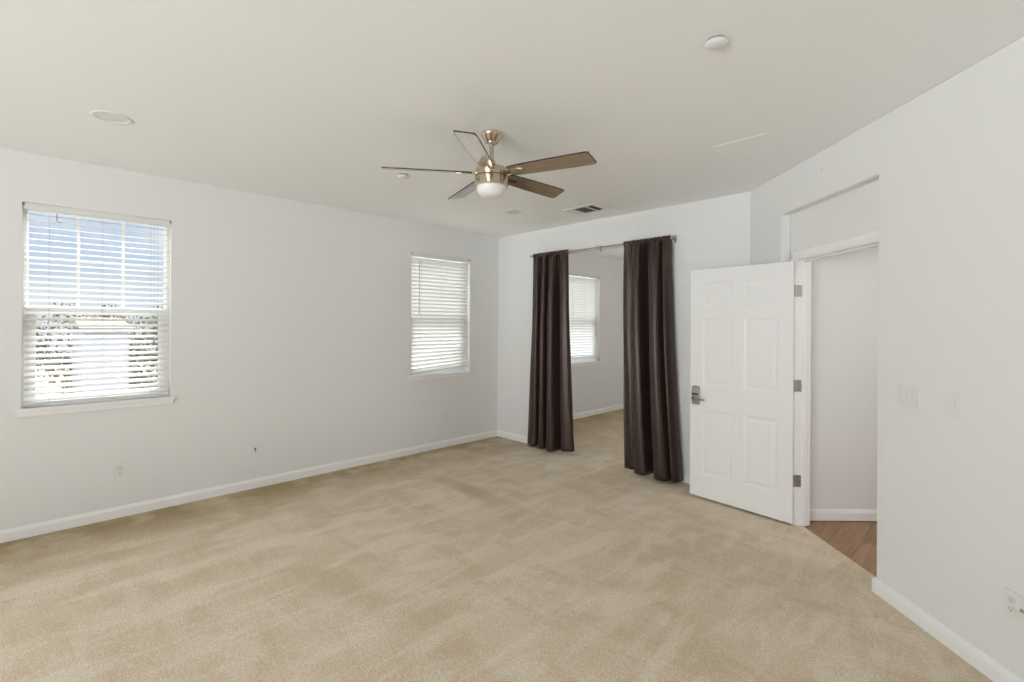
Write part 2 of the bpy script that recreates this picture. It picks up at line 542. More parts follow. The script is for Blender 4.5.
# ------------------------------------------------------------------ windows
def add_window(i, y0, y1, grid=True):
    xo, xi = XA - WT + .01, XA - WT + .085
    mb = MB()
    f = .026
    mb.box(xo, xi, y0, y0 + f, WZ0, WZ1)
    mb.box(xo, xi, y1 - f, y1, WZ0, WZ1)
    mb.box(xo, xi, y0 + f, y1 - f, WZ0, WZ0 + f)
    mb.box(xo, xi, y0 + f, y1 - f, WZ1 - f, WZ1)
    w = struct(mb.build('window_%d' % i, M['vinyl'], bevel=.004))
    zm = 1.625
    # sashes: the upper one outside, the lower one inside
    for nm, xa, xb, za, zb, mun in (('upper_sash', xo + .008, xo + .034, zm - .026, WZ1 - f, grid), ('lower_sash', xo + .038, xo + .066, WZ0 + f, zm + .026, False)):
        s = .046 if nm == 'lower_sash' else .006
        t_ = .050 if nm == 'lower_sash' else .010
        ya, yb = y0 + f, y1 - f
        mb = MB()
        mb.box(xa, xb, ya, ya + s, za, zb)
        mb.box(xa, xb, yb - s, yb, za, zb)
        mb.box(xa, xb, ya + s, yb - s, za, za + t_)
        mb.box(xa, xb, ya + s, yb - s, zb - t_, zb)
        sash = mb.build(nm, M['vinyl'], w, bevel=.003)
        xm = (xa + xb) / 2
        if mun:
            mb = MB()
            for k in (1, 2):
                yy = ya + s + (yb - ya - 2 * s) * k / 3
                mb.box(xm - .006, xm + .006, yy - .010, yy + .010, za + .05, zb - s)
            zz = (za + .05 + zb - s) / 2
            mb.box(xm - .0055, xm + .0055, ya + s, yb - s, zz - .009, zz + .009)
            mb.build('muntin_grid', M['vinyl'], sash)
        mb = MB()
        mb.box(xm - .0015, xm + .0015, ya + s - .004, yb - s + .004, za + .04, zb - s + .004)
        mb.build('glass', M['glass'], sash)
    mb = MB()
    mb.box(xi - .01, XA + .026, y0 - .0, y1 + .0, WZ0 - .0, WZ0 + .004)
    mb.box(XA + .0005, XA + .030, y0 - .030, y1 + .030, WZ0 - .018, WZ0 + .004)
    mb.build('window_sill', M['trim'], w, bevel=.004)
    mb = MB()
    mb.box(XA + .0005, XA + .016, y0 - .018, y1 + .018, WZ0 - .058, WZ0 - .0185)
    mb.build('window_apron', M['trim'], w, bevel=.004)
    return w
for i, (y0, y1) in enumerate(WINS):
    add_window(i + 1, y0, y1)

# ------------------------------------------------------------------ blinds
def add_blind(y0, y1, tilt, label, sag=0.0, rail=.985, hook=True, wand=None, twist=0.0):
    yc = (y0 + y1) / 2
    xc = XA - .034
    b = thing('window_blind', label, 'blind', (xc, yc, WZ1), group='white slatted blinds')
    hw = (y1 - y0) / 2 - .006
    z_sill = WZ0 - WZ1 + .005
    mb = MB()
    mb.box(-.026, .018, -hw, hw, -.046, -.002)
    hr = mb.build('head_rail', M['slat'], b, bevel=.002)
    mb = MB()
    mb.box(.019, .026, -hw - .003, hw + .003, -.048, -.001)
    mb.box(.026, .029, -hw - .003, hw + .003, -.048, -.043)
    mb.box(.026, .029, -hw - .003, hw + .003, -.006, -.001)
    mb.build('valance', M['plastic'], hr, bevel=.002)
    for sgn in (-1, 1):
        mb = MB()
        ya, yb = sorted((sgn * (hw - .006), sgn * (hw + .0055)))
        mb.box(.012, .030, ya, yb, -.010, -.0004)
        mb.box(.027, .030, ya, yb, -.024, -.010)
        mb.build('bracket', M['dark_grey'], hr)
    # slats, parallel until the slack at the bottom takes the tilt of the bottom rail
    zb = rail - WZ1                       # centre of bottom rail, middle
    n = int((-.075 - (zb + .035)) / .0435)
    zt = -.078
    pitch = (zt - (zb + .032)) / n
    mb = MB()
    hs = .025
    for k in range(n + 1):
        z = zt - k * pitch
        q = max(0.0, 1 - (n - k) / 5.0) if sag else 0
        a = tilt + twist * (k / n - .5) + random.uniform(-.007, .007)
        prof = []
        for u in (-1, -.5, 0, .5, 1):
            crown = .0022 * (1 - u * u)
            prof.append((u * hs * math.cos(a) + crown * math.sin(a), -u * hs * math.sin(a) + crown * math.cos(a)))
        th = .0024
        rows = []
        for sg in (-1, 1):
            y = sg * (hw - .006)
            dz = q * sag * (y / hw) / 2
            top = [mb.bm.verts.new((px, y, z + pz + th / 2 + dz)) for px, pz in prof]
            bot = [mb.bm.verts.new((px, y, z + pz - th / 2 + dz)) for px, pz in prof]
            rows.append(top + bot[::-1])
        A, B = rows
        m_ = len(A)
        for i in range(m_):
            mb.bm.faces.new((A[i], A[(i + 1) % m_], B[(i + 1) % m_], B[i]))
        mb.bm.faces.new(A)
        mb.bm.faces.new(B[::-1])
    mb.build('slats', M['slat'], b)
    mb = MB()
    mb.box(-.024, .024, -hw + .006, hw - .006, zb - .010, zb + .010)
    if sag:
        for v in mb.bm.verts:
            v.co.z += sag * v.co.y / hw / 2
    mb.build('bottom_rail', M['plastic'], b, bevel=.003)
    for yy in (-hw * .69, 0, hw * .70):
        dz = sag * yy / hw / 2
        mb = MB()
        mb.tube([(.0275, yy, -.06), (.0275, yy, zb - .004 + dz)], .0009, 6)
        mb.tube([(-.0275, yy, -.06), (-.0275, yy, zb - .004 + dz)], .0009, 6)
        mb.build('ladder_cord', M['cord'], b)
    if hook:
        mb = MB()
        yh = -hw * .60
        mb.tube([(.031, yh, -.058), (.031, yh, -.112), (.034, yh + .006, -.120), (.036, yh + .018, -.121), (.036, yh + .028, -.115)], .0026, 8)
        mb.build('wand_hook', M['dark_grey'], b, smooth=60)
    if wand:
        mb = MB()
        yh, zl = wand
        mb.tube([(.033, yh, -.06), (.033, yh, -zl)], .004, 8)
        mb.tube([(.033, yh, -zl), (.033, yh, -zl - .03)], .006, 8)
        mb.build('tilt_wand', M['cord'], b, smooth=60)
    for yy, zl in ((hw * .745, .985), (hw * .80, 1.045)):
        mb = MB()
        mb.tube([(.032, yy, -.06), (.032, yy, -zl)], .0009, 6)
        pc = mb.build('pull_cord', M['cord'], b)
        mb = MB()
        mb.lathe([(.0, .018), (.004, .016), (.0065, -.012), (.006, -.020), (0, -.021)], 12, Matrix.Translation((.036, yy, -zl - .02)))
        mb.build('tassel', M['dark_grey'] if hook else M['ivory'], pc, smooth=60)
    return b
add_blind(*WINS[0], R(21), 'white slatted blind tilted half open with blue sky and trees showing through', 0.0, .945, twist=R(14))
add_blind(*WINS[1], R(-58), 'closed white blind beside the room corner, its bottom rail hanging crooked', .052, .972, hook=False, wand=(-.335, .70))
add_blind(*WINS[2], R(-55), 'closed white blind in the alcove, seen between the two brown curtains', 0.0, .992, hook=False)

# ------------------------------------------------------------------ door, frame, casing
mb = MB()
for sgn in (0, 1):
    ta, tb = ((D1, D1 + .02), (D0 - .02, D0))[sgn]
    mb.box(-ta, -tb, ND, NH, 0, OPZ)
mb.box(-D1 - .02, -D0 + .02, ND, NH, OPZ, OPZ + .02)
struct(mb.build('trim_1', M['trim'], rot=(0, 0, DIAG), bevel=.0015), 'white door frame lining the doorway to the hallway')
mb = MB()
mb.box(-D1 - E_, -D1 + .011, ND + .042, ND + .078, 0, OPZ - .011)
mb.box(-D0 - .011, -D0 + E_, ND + .042, ND + .078, 0, OPZ - .011)
mb.box(-D1 - E_, -D0 + E_, ND + .042, ND + .078, OPZ - .011, OPZ + E_)
struct(mb.build('trim_2', M['trim'], rot=(0, 0, DIAG), bevel=.003))
# casing around it, with a stepped face
mb = MB()
cw = .060
for (o, i, th) in ((0, 1, .010), (.012, .72, .016)):
    a0, a1 = D1 + .004, D1 + .004 + cw
    mb.box(-a1 + o * .3, -(a0 + cw * (1 - i)), ND - th, ND, 0, OPZ + .004 + cw - o * .3)
    b1, b0 = D0 - .004, max(D0 - .004 - cw, T0 + .002)
    mb.box(-b1 + (1 - i) * cw, -b0 - o * .3, ND - th, ND, 0, OPZ + .004 + cw - o * .3)
    mb.box(-a1 + o * .3, -b0 - o * .3, ND - th, ND, OPZ + .004 + (1 - i) * cw, OPZ + .004 + cw - o * .3)
struct(mb.build('trim_3', M['trim'], rot=(0, 0, DIAG), bevel=.002))

# door leaf: local frame x along the leaf from the hinge, y = 0 on the face towards the camera, thickness behind
PIV = Vector(tn(3.702, 2.158))
ANG_T = 140.0                                  # swing from closed
ca = R(180 + ANG_T)                            # direction of the leaf in (t, n)
dirx = Vector((math.cos(ca), math.sin(ca)))    # (t, n)
dw = Vector(((dirx.y - dirx.x) * S2, (dirx.y + dirx.x) * S2))   # world
rotz = math.atan2(dw.y, dw.x)
DWID, DZ0, DZ1, DTH = .850, .022, 2.03, .038
def door_face(mb, y, sg):
    """a six-panel face at depth y; sg = -1 for the side towards -y"""
    xs = [(.115, .385), (.475, .745)]
    zs = [(.225, .80), (1.01, 1.60), (1.70, 1.915)]
    ux = [0] + [v for p in xs for v in p] + [DWID]
    uz = [DZ0] + [v for p in zs for v in p] + [DZ1]
    cache = {}
    def V(x, z, d=0):
        k = (round(x, 5), round(z, 5), round(d, 5))
        if k not in cache:
            cache[k] = mb.bm.verts.new((x, y - sg * d, z))
        return cache[k]
    for i in range(len(ux) - 1):
        for j in range(len(uz) - 1):
            a, b, c_, d = ux[i], ux[i + 1], uz[j], uz[j + 1]
            if (a, b) in xs and (c_, d) in zs:
                prev = None
                for ins, dep in ((0, 0), (.008, .0025), (.018, .0045), (.028, .0045), (.052, .0012)):
                    ring = [V(a + ins, c_ + ins, dep), V(b - ins, c_ + ins, dep), V(b - ins, d - ins, dep), V(a + ins, d - ins, dep)]
                    if prev:
                        for k in range(4):
                            mb.bm.faces.new((prev[k], prev[(k + 1) % 4], ring[(k + 1) % 4], ring[k]))
                    prev = ring
                mb.bm.faces.new(prev)
            else:
                mb.bm.faces.new((V(a, c_), V(b, c_), V(b, d), V(a, d)))
    return V, ux, uz
mb = MB()
Va, ux, uz = door_face(mb, 0, -1)
Vb, _, _ = door_face(mb, DTH, 1)
for i in range(len(ux) - 1):
    for z in (DZ0, DZ1):
        mb.bm.faces.new((Va(ux[i], z), Va(ux[i + 1], z), Vb(ux[i + 1], z), Vb(ux[i], z)))
for j in range(len(uz) - 1):
    for x in (0, DWID):
        mb.bm.faces.new((Va(x, uz[j]), Va(x, uz[j + 1]), Vb(x, uz[j + 1]), Vb(x, uz[j])))
# local x runs from the free edge to the hinge, +y points away from the camera; the knuckle sits at the room-side face
nl = Vector((-dw.y, dw.x))
org = PIV + Vector((dw.x, dw.y, 0)) * (.004 + DWID) + Vector((nl.x, nl.y, 0)) * DTH
rotz += math.pi
door = mb.build('door_1', M['door'], loc=org, rot=(0, 0, rotz))
struct(door, 'open white six-panel door swung into the room')

# lever lock with a keypad escutcheon on the face towards the camera
hx, hz = .058, .915
mb = MB()
pr = []
for k in range(9):
    a = math.pi * k / 8
    pr.append((hx + .036 * math.cos(a), hz + .074 + .012 * math.sin(a)))
for k in range(9):
    a = math.pi + math.pi * k / 8
    pr.append((hx + .036 * math.cos(a), hz - .074 + .012 * math.sin(a)))
lo = [mb.bm.verts.new((x, 0.0005, z)) for x, z in pr]
hi = [mb.bm.verts.new((hx + (x - hx) * .9, -.022, hz + (z - hz) * .95)) for x, z in pr]
mb.bm.faces.new(lo)
mb.bm.faces.new(hi)
for k in range(len(pr)):
    j = (k + 1) % len(pr)
    mb.bm.faces.new((lo[k], lo[j], hi[j], hi[k]))
lock = mb.build('keypad_lock', M['nickel'], door, bevel=.002)
mb = MB()
for r_ in range(2):
    for k in range(3):
        x = hx - .018 + .018 * k
        z = hz + .058 - .022 * r_
        mb.box(x - .006, x + .006, -.0245, -.0215, z - .007, z + .007)
mb.build('key_button', M['hinge'], lock, bevel=.001)
mb = MB()
mb.box(hx - .031, hx + .031, -.026, -.0215, hz + .006, hz + .018)
mb.build('keypad_lip', M['dark'], lock, bevel=.001)
mb = MB()
mb.lathe([(0, 0), (.026, 0), (.026, .006), (.022, .010), (.013, .013), (.011, .045), (0, .045)], 24, Matrix.Translation((hx, -.022, hz - .024)) @ Matrix.Rotation(R(90), 4, 'X'))
mb.tube([(hx, -.060, hz - .024), (hx + .02, -.062, hz - .024), (hx + .06, -.062, hz - .026), (hx + .105, -.058, hz - .030)], [.010, .0095, .008, .007], 12)
mb.build('lever_handle', M['nickel'], door, smooth=50)
mb = MB()
mb.lathe([(0, 0), (.008, 0), (.008, .003), (0, .003)], 16, Matrix.Translation((hx, -.0675, hz - .024)) @ Matrix.Rotation(R(90), 4, 'X'))
mb.build('key_cylinder', M['dark'], lock, smooth=40)
mb = MB()
mb.lathe([(0, 0), (.03, 0), (.03, .008), (.013, .014), (.011, .04), (0, .04)], 24, Matrix.Translation((hx, DTH, hz - .024)) @ Matrix.Rotation(R(-90), 4, 'X'))
mb.tube([(hx, DTH + .037, hz - .024), (hx + .105, DTH + .035, hz - .030)], [.010, .007], 12)
mb.build('lever_handle', M['nickel'], door, smooth=50)

# three butt hinges: leaf let into the jamb, knuckle at the pivot, leaf on the door edge
Minv = (Matrix.Translation(org) @ Matrix.Rotation(rotz, 4, 'Z')).inverted()
JX = Matrix.Rotation(DIAG, 4, 'Z')
for hz_ in (.345, 1.075, 1.805):
    mb = MB()
    mb.box(-D1 + .0001, -D1 + .0022, ND - .012, ND + .036, hz_ - .045, hz_ + .045, Minv @ JX)
    for k in range(-2, 3):
        mb.lathe([(0, -.0085), (.0058, -.0085), (.0058, .0085), (0, .0085)], 14, Minv @ Matrix.Translation((PIV.x, PIV.y, hz_ + k * .018)))
    mb.box(DWID + .0003, DWID + .0035, .004, DTH, hz_ - .045, hz_ + .045)
    hg = mb.build('hinge', M['hinge'], door, smooth=40)
    mb = MB()
    for dz, dn in ((-.032, .012), (0, .026), (.032, .012)):
        mb.lathe([(0, 0), (.0042, 0), (.0038, .0012), (0, .0014)], 10, Minv @ JX @ Matrix.Translation((-D1 + .0022, ND + dn, hz_ + dz)) @ Matrix.Rotation(R(90), 4, 'Y'))
    mb.build('screw', M['dark_grey'], hg)

# ------------------------------------------------------------------ curtain rod and curtains
RODZ, RODY = 2.400, YB - .078
rod = thing('curtain_rod', 'thin grey metal curtain rod across the top of the wide opening', 'curtain rod', (-3.2, RODY, RODZ))
mb = MB()
mb.tube([(-.935, 0, 0), (-.10, 0, 0)], .0092, 14)
mb.tube([(-.12, 0, 0), (.945, 0, 0)], .0078, 14)
mb.build('pole', M['rod'], rod, smooth=50)
for sg in (-1, 1):
    mb = MB()
    mb.lathe([(0, 0), (.011, 0), (.013, .004), (.013, .014), (.009, .018), (.012, .026), (.009, .034), (0, .036)], 16,
             Matrix.Translation((sg * .935 if sg < 0 else .942, 0, 0)) @ Matrix.Rotation(R(90) * sg, 4, 'Y'))
    mb.build('finial', M['rod'], rod, smooth=40)
for x in (-.925, .05, .941):
    mb = MB()
    mb.box(x - .007, x + .007, -.004, .0775, -.017, -.011)
    mb.box(x - .010, x + .010, .0735, .0775, -.040, .034)
    mb.box(x - .007, x + .007, -.015, -.011, -.014, .010)
    mb.box(x - .007, x + .007, .011, .015, -.014, .026)
    mb.box(x - .007, x + .007, -.015, .015, -.017, -.011)
    mb.build('rod_bracket', M['rod'], rod, bevel=.001)

def spline(pts, n):
    """n+1 points along a Catmull-Rom curve through pts, evenly spaced by length"""
    P = [Vector(p) for p in pts]
    P = [P[0] * 2 - P[1]] + P + [P[-1] * 2 - P[-2]]
    dense = []
    for i in range(1, len(P) - 2):
        a, b, c_, d = P[i - 1:i + 3]
        for k in range(24):
            s_ = k / 24
            dense.append(.5 * ((2 * b) + (c_ - a) * s_ + (2 * a - 5 * b + 4 * c_ - d) * s_ ** 2 + (3 * b - a - 3 * c_ + d) * s_ ** 3))
    dense.append(P[-2])
    acc = [0]
    for a, b in zip(dense, dense[1:]):
        acc.append(acc[-1] + (b - a).length)
    out, j = [], 0
    for i in range(n + 1):
        s_ = acc[-1] * i / n
        while j < len(acc) - 2 and acc[j + 1] < s_:
            j += 1
        f_ = (s_ - acc[j]) / max(1e-9, acc[j + 1] - acc[j])
        out.append(dense[j].lerp(dense[j + 1], min(1, f_)))
    return out

def add_curtain(xa_t, xb_t, hem, seed, label, zbot, lift=0.0):
    """a rod-pocket panel: gathered on the rod between xa_t and xb_t, its hem following the curve hem (x, depth)"""
    rnd = random.Random(seed)
    mb = MB()
    nu, nz = 300, 70
    zt = RODZ + .021
    ph = [rnd.uniform(0, 6.28) for _ in range(8)]
    H_ = spline(hem, nu)
    rows = []
    for j in range(nz + 1):
        v = j / nz
        z = zt + (zbot - zt) * v ** 1.2
        hgt = (zt - z) / (zt - zbot)
        e = hgt ** 1.6
        k_fold = .42 + .58 * (1 - math.exp(-hgt * 4.2)) / (1 - math.exp(-4.2))
        g = math.exp(-hgt * 9)
        row = []
        for i in range(nu + 1):
            u = i / nu
            wob = .012 * math.sin(2 * math.pi * 1.3 * hgt + ph[0] + 7 * u) * hgt * (1 - hgt) * 4
            iu = min(nu, max(0, (u + wob * .6) * nu))
            i0 = min(nu - 1, int(iu))
            hp = H_[i0].lerp(H_[i0 + 1], iu - i0)
            xt = xa_t + (xb_t - xa_t) * (.40 * u + .60 * (H_[i].x - hem[0][0]) / (hem[-1][0] - hem[0][0]))
            x = xt + (hp.x - xt) * e
            q = 2 * math.pi * u
            pleat = .012 * math.sin(13 * q + 1.6 * math.sin(2 * q + ph[1])) + .004 * math.sin(22 * q + ph[2])
            y = hp.y * k_fold - .004 - pleat * g - .0018 * math.sin(11 * q + ph[3] + 3 * hgt) * (1 - g)
            if z > RODZ - .030:
                f_ = min(1, (z - RODZ + .030) / .018)
                y = y * (1 - f_) + f_ * (-.0190 - .0045 * math.sin(15 * q + 1.6 * math.sin(2 * q + ph[1])))
            zz = z - zbot + lift * hgt * max(0, (u - .72) / .28)
            if j == 0:
                zz += .004 * math.sin(21 * q + ph[4])
            row.append(mb.bm.verts.new((x - (xa_t + xb_t) / 2, y, zz)))
        rows.append(row)
    for a, b in zip(rows, rows[1:]):
        for i in range(nu):
            mb.bm.faces.new((a[i], b[i], b[i + 1], a[i + 1]))
    # the back of the rod pocket
    back = []
    for z in (RODZ + .020, RODZ + .014, RODZ - .013, RODZ - .028):
        back.append([mb.bm.verts.new((xa_t + (xb_t - xa_t) * i / 40 - (xa_t + xb_t) / 2, .0165 if abs(z - RODZ) < .017 else -.010, z - zbot)) for i in range(41)])
    for a, b in zip(back, back[1:]):
        for i in range(40):
            mb.bm.faces.new((a[i], a[i + 1], b[i + 1], b[i]))
    o = mb.build('curtain', M['curtain'], loc=((xa_t + xb_t) / 2, RODY, zbot), smooth=180)
    md = o.modifiers.new('cloth_thickness', 'SOLIDIFY')
    md.thickness = .0025
    md.offset = 0
    tag(o, label, 'curtain', 'brown curtains on the metal rod')
    return o
add_curtain(-4.105, -3.56,
            [(-4.19, .02), (-4.165, -.035), (-4.09, -.065), (-4.025, -.055), (-4.010, .0), (-3.985, .066), (-3.955, .02), (-3.955, -.06), (-3.905, -.100),
             (-3.865, -.075), (-3.860, .0), (-3.835, .066), (-3.805, .01), (-3.810, -.08), (-3.755, -.115), (-3.700, -.09), (-3.690, -.02), (-3.660, .066),
             (-3.625, .0), (-3.610, -.045), (-3.56, -.055), (-3.51, -.035), (-3.475, -.02), (-3.462, .02)], 3,
            'dark brown curtain panel at the end of the rod nearest the room corner', .030, .035)
add_curtain(-2.80, -2.269,
            [(-2.765, -.02), (-2.74, -.015), (-2.69, -.02), (-2.64, .005), (-2.615, .03), (-2.605, -.04), (-2.60, -.10), (-2.54, -.125), (-2.475, -.105), (-2.470, -.02),
             (-2.452, .062), (-2.41, .068), (-2.375, .03), (-2.385, -.06), (-2.365, -.125), (-2.30, -.140), (-2.245, -.115), (-2.235, -.06), (-2.225, -.03), (-2.20, -.09), (-2.175, -.095), (-2.145, -.05), (-2.14, .03)], 5,
            'dark brown curtain panel hanging next to the open white door', .030)

# ------------------------------------------------------------------ ceiling fan
FX, FY = -2.250, 2.030
fan = thing('ceiling_fan', 'five-blade ceiling fan with champagne metal motor and white glass bowl light', 'ceiling fan', (FX, FY, H))
mb = MB()
mb.lathe([(0, 0), (.067, 0), (.0685, -.004), (.068, -.010), (.064, -.018), (.042, -.054), (.037, -.058), (.036, -.062), (.030, -.064), (.027, -.070), (.018, -.072), (0, -.072)], 40)
mb.build('canopy', M['brass_nickel'], fan, smooth=30)
mb = MB()
mb.lathe([(0, -.070), (.0135, -.070), (.0135, -.182), (0, -.182)], 20)
mb.build('downrod', M['brass_nickel'], fan, smooth=40)
mb = MB()
mb.lathe([(0, -.168), (.019, -.168), (.024, -.174), (.026, -.190), (.038, -.208), (.044, -.214), (.094, -.220), (.102, -.228), (.104, -.238), (.104, -.272), (0, -.272)], 48)
mb.build('motor_housing', M['brass_nickel'], fan, smooth=30)
mb = MB()
mb.lathe([(0, -.2715), (.100, -.2715), (.100, -.278), (0, -.278)], 48)
mb.build('trim_ring', M['bronze'], fan, smooth=30)
mb = MB()
mb.lathe([(0, -.2775), (.105, -.2775), (.106, -.281), (.106, -.332), (.103, -.337), (0, -.337)], 48)
mb.build('light_kit', M['brass_nickel'], fan, smooth=30)
mb = MB()
prof = [(0, -.336), (.093, -.336)]
for k in range(1, 13):
    a = R(90) * k / 12
    prof.append((.093 * math.cos(a) ** .62 if k < 12 else 0, -.340 - .062 * math.sin(a) ** 1.1))
mb.lathe(prof, 40)
mb.build('glass_shade', M['glass_bowl'], fan, smooth=50)
def blade_mesh():
    mb = MB()
    L0, L1 = .125, .672
    stn = [(L0, .044), (.16, .052), (.25, .057), (.40, .061), (.55, .064), (.628, .064), (.640, .063)]
    outl = [(x, -w) for x, w in stn] + [(.653, -.057), (.668, .050), (.662, .061)] + [(x, w) for x, w in reversed(stn[:-1])]
    mb.prism(outl, -.003, .003)
    return mb
for k in range(5):
    a = R(18 + 72 * k)
    mb = blade_mesh()
    bl = mb.build('blade', M['blade'], fan, loc=(0, 0, -.252), bevel=.0015)
    # pitched about its own length, counter-clockwise edge low
    bl.rotation_euler = (Matrix.Rotation(a, 3, 'Z') @ Matrix.Rotation(R(-14), 3, 'X')).to_euler()
    mb = MB()
    mb.prism([(.098, -.020), (.19, -.021), (.222, -.012), (.230, 0), (.222, .012), (.19, .021), (.098, .020)], -.0085, -.0032)
    mb.box(.090, .135, -.020, .020, -.0085, .006)
    mb.build('blade_bracket', M['brass_nickel'], bl, bevel=.0015)
    mb = MB()
    pts = [(.628, -.0645), (.640, -.0635), (.6538, -.0575), (.6695, .0505), (.6625, .0615)]
    edge = [(.125, -.0445), (.16, -.0525), (.25, -.0575), (.40, -.0615), (.55, -.0645)] + pts + [(.640, .0635), (.55, .0645), (.40, .0615), (.25, .0575), (.16, .0525), (.125, .0445)]
    inner = []
    for i, (x, y) in enumerate(edge):
        inner.append((x - (.0025 if x > .645 else 0), y - math.copysign(.0025, y)))
    n_ = len(edge)
    vo = [[mb.bm.verts.new((x, y, z)) for x, y in edge] for z in (-.0034, .0034)]
    vi = [[mb.bm.verts.new((x, y, z)) for x, y in inner] for z in (-.0034, .0034)]
    for i in range(n_ - 1):
        mb.bm.faces.new((vo[0][i], vo[0][i + 1], vo[1][i + 1], vo[1][i]))
        mb.bm.faces.new((vi[0][i], vi[0][i + 1], vi[1][i + 1], vi[1][i]))
        for s_ in (0, 1):
            mb.bm.faces.new((vo[s_][i], vo[s_][i + 1], vi[s_][i + 1], vi[s_][i]))
    mb.build('edge_band', M['bronze'], bl)

# ------------------------------------------------------------------ ceiling fixtures
def add_downlight(x, y, label, inner='ivory'):
    d = thing('recessed_downlight', label, 'ceiling light', (x, y, H), group='round white recessed lights')
    mb = MB()
    mb.lathe([(.096, 0), (.098, -.002), (.095, -.0045), (.082, -.0055), (.075, -.004), (.073, -.0005)], 48, close=False)
    mb.build('trim_ring', M['plastic'], d, smooth=40)
    mb = MB()
    mb.lathe([(0, -.0015), (.074, -.0015), (.074, -.0005), (0, -.0005)], 40)
    mb.build('diffuser', M[inner], d, smooth=40)
    return d
add_downlight(-3.66, .30, 'round white recessed ceiling light above the half-open window blind')
add_downlight(-3.64, 3.60, 'round greyish recessed ceiling light beyond the fan, near the back wall', 'recess_shade')
def add_sprinkler(x, y, label):
    d = thing('sprinkler_cover', label, 'sprinkler cover', (x, y, H), group='round white sprinkler covers')
    mb = MB()
    mb.lathe([(0, 0), (.038, 0), (.038, -.010), (0, -.010)], 32)
    mb.build('cup', M['dark_grey'], d, smooth=40)
    mb = MB()
    mb.lathe([(0, -.0095), (.043, -.0095), (.045, -.0125), (.042, -.018), (.031, -.024), (.015, -.027), (0, -.028)], 40)
    mb.build('cover_plate', M['plastic'], d, smooth=40)
add_sprinkler(-.84, 2.03, 'small round white ceiling cap standing alone between fan and diagonal wall')
add_sprinkler(-3.377, 2.086, 'small round white ceiling cap just below the fan blade tip, toward the windows')

v = thing('ceiling_vent', 'white rectangular ceiling air vent with dark slots beside the fan', 'air vent', (-2.995, 4.03, H))
mb = MB()
hx_, hy_ = .195, .135
mb.box(-hx_, hx_, -hy_, -hy_ + .035, -.008, -.0003)
mb.box(-hx_, hx_, hy_ - .035, hy_, -.008, -.0003)
mb.box(-hx_, -.095, -hy_ + .035, hy_ - .035, -.008, -.0003)
mb.box(.137, hx_, -hy_ + .035, hy_ - .035, -.008, -.0003)
mb.box(.060, .073, -hy_ + .035, hy_ - .035, -.0145, -.0003)
mb.build('frame', M['metal_vent'], v, bevel=.002)
mb = MB()
mb.box(-.097, .139, -hy_ + .03, hy_ - .03, -.0022, -.0002)
mb.build('backing', M['vent_dark'], v)
for k in range(6):
    mb = MB()
    yy = -hy_ + .047 + k * .0345
    mb.box(-.095, .137, -.0008, .0008, -.006, .006, Matrix.Translation((0, yy, -.0072)) @ Matrix.Rotation(R(48), 4, 'X'))
    mb.build('louvre', M['louvre'], v)

a = thing('access_panel', 'flush square white access panel in the ceiling near the diagonal wall', 'ceiling panel', (-1.195, 3.40, H))
mb = MB()
w = .178
mb.box(-w, w, -w, -w + .014, -.0035, -.0003)
mb.box(-w, w, w - .014, w, -.0035, -.0003)
mb.box(-w, -w + .014, -w + .014, w - .014, -.0035, -.0003)
mb.box(w - .014, w, -w + .014, w - .014, -.0035, -.0003)
mb.build('frame', M['trim'], a, bevel=.002)
mb = MB()
mb.box(-w + .016, w - .016, -w + .016, w - .016, -.0025, -.0003)
mb.build('panel', M['ceiling'], a, bevel=.001)

# ------------------------------------------------------------------ wall plates
def plate_mb(w_, h_, th=.006):
    mb = MB()
    mb.box(-w_ / 2, w_ / 2, -th, -.0003, -h_ / 2, h_ / 2)
    return mb
def screw(parent, x, z, y=-.0062, material=None):
    mb = MB()
    mb.lathe([(0, 0), (.0032, 0), (.0026, .0012), (0, .0014)], 10, Matrix.Translation((x, y, z)) @ Matrix.Rotation(R(90), 4, 'X'))
    mb.build('screw', material or M['ivory'], parent)
def receptacle(parent, x):
    for zc in (.0195, -.0195):
        mb = MB()
        pts = []
        for k in range(24):
            a = 2 * math.pi * k / 24
            pts.append((.0172 * math.cos(a), max(-.0125, min(.0125, .0172 * math.sin(a)))))
        lo = [mb.bm.verts.new((x + p, -.0055, zc + q)) for p, q in pts]
        hi = [mb.bm.verts.new((x + p * .97, -.0085, zc + q * .97)) for p, q in pts]
        mb.bm.faces.new(lo)
        mb.bm.faces.new(hi)
        for k in range(24):
            mb.bm.faces.new((lo[k], lo[(k + 1) % 24], hi[(k + 1) % 24], hi[k]))
        r = mb.build('receptacle', M['ivory'], parent)
        mb = MB()
        mb.box(x - .0075, x - .0050, -.0088, -.0080, zc - .001, zc + .0075)
        mb.box(x + .0050, x + .0075, -.0088, -.0080, zc - .0005, zc + .0070)
        mb.lathe([(0, 0), (.0028, 0), (.0028, .0008), (0, .0008)], 10, Matrix.Translation((x, -.0080, zc - .0065)) @ Matrix.Rotation(R(90), 4, 'X'))
        mb.build('socket_slots', M['dark_grey'], r)
    screw(parent, x, 0)
def outlet(name, label, loc, rot, group='white wall plates low on the walls'):
    o = thing(name, label, 'wall outlet', loc, rot, group)
    plate_mb(.070, .115).build('cover_plate', M['plastic'], o, bevel=.002)
    return o
o = outlet('wall_outlet', 'white duplex outlet plate low on the wall under the half-open blind', (XA, .459, .363), R(90))
receptacle(o, 0)
o = outlet('cable_plate', 'white cable jack plate low on the window wall, midway between the two windows', (XA, 1.436, .363), R(90))
o['category'] = 'cable jack'
mb = MB()
mb.lathe([(0, 0), (.0085, 0), (.0085, .004), (.0055, .0045), (.0055, .013), (0, .013)], 14, Matrix.Translation((0, -.006, .004)) @ Matrix.Rotation(R(90), 4, 'X'))
mb.build('coaxial_jack', M['dark'], o, smooth=40)
mb = MB()
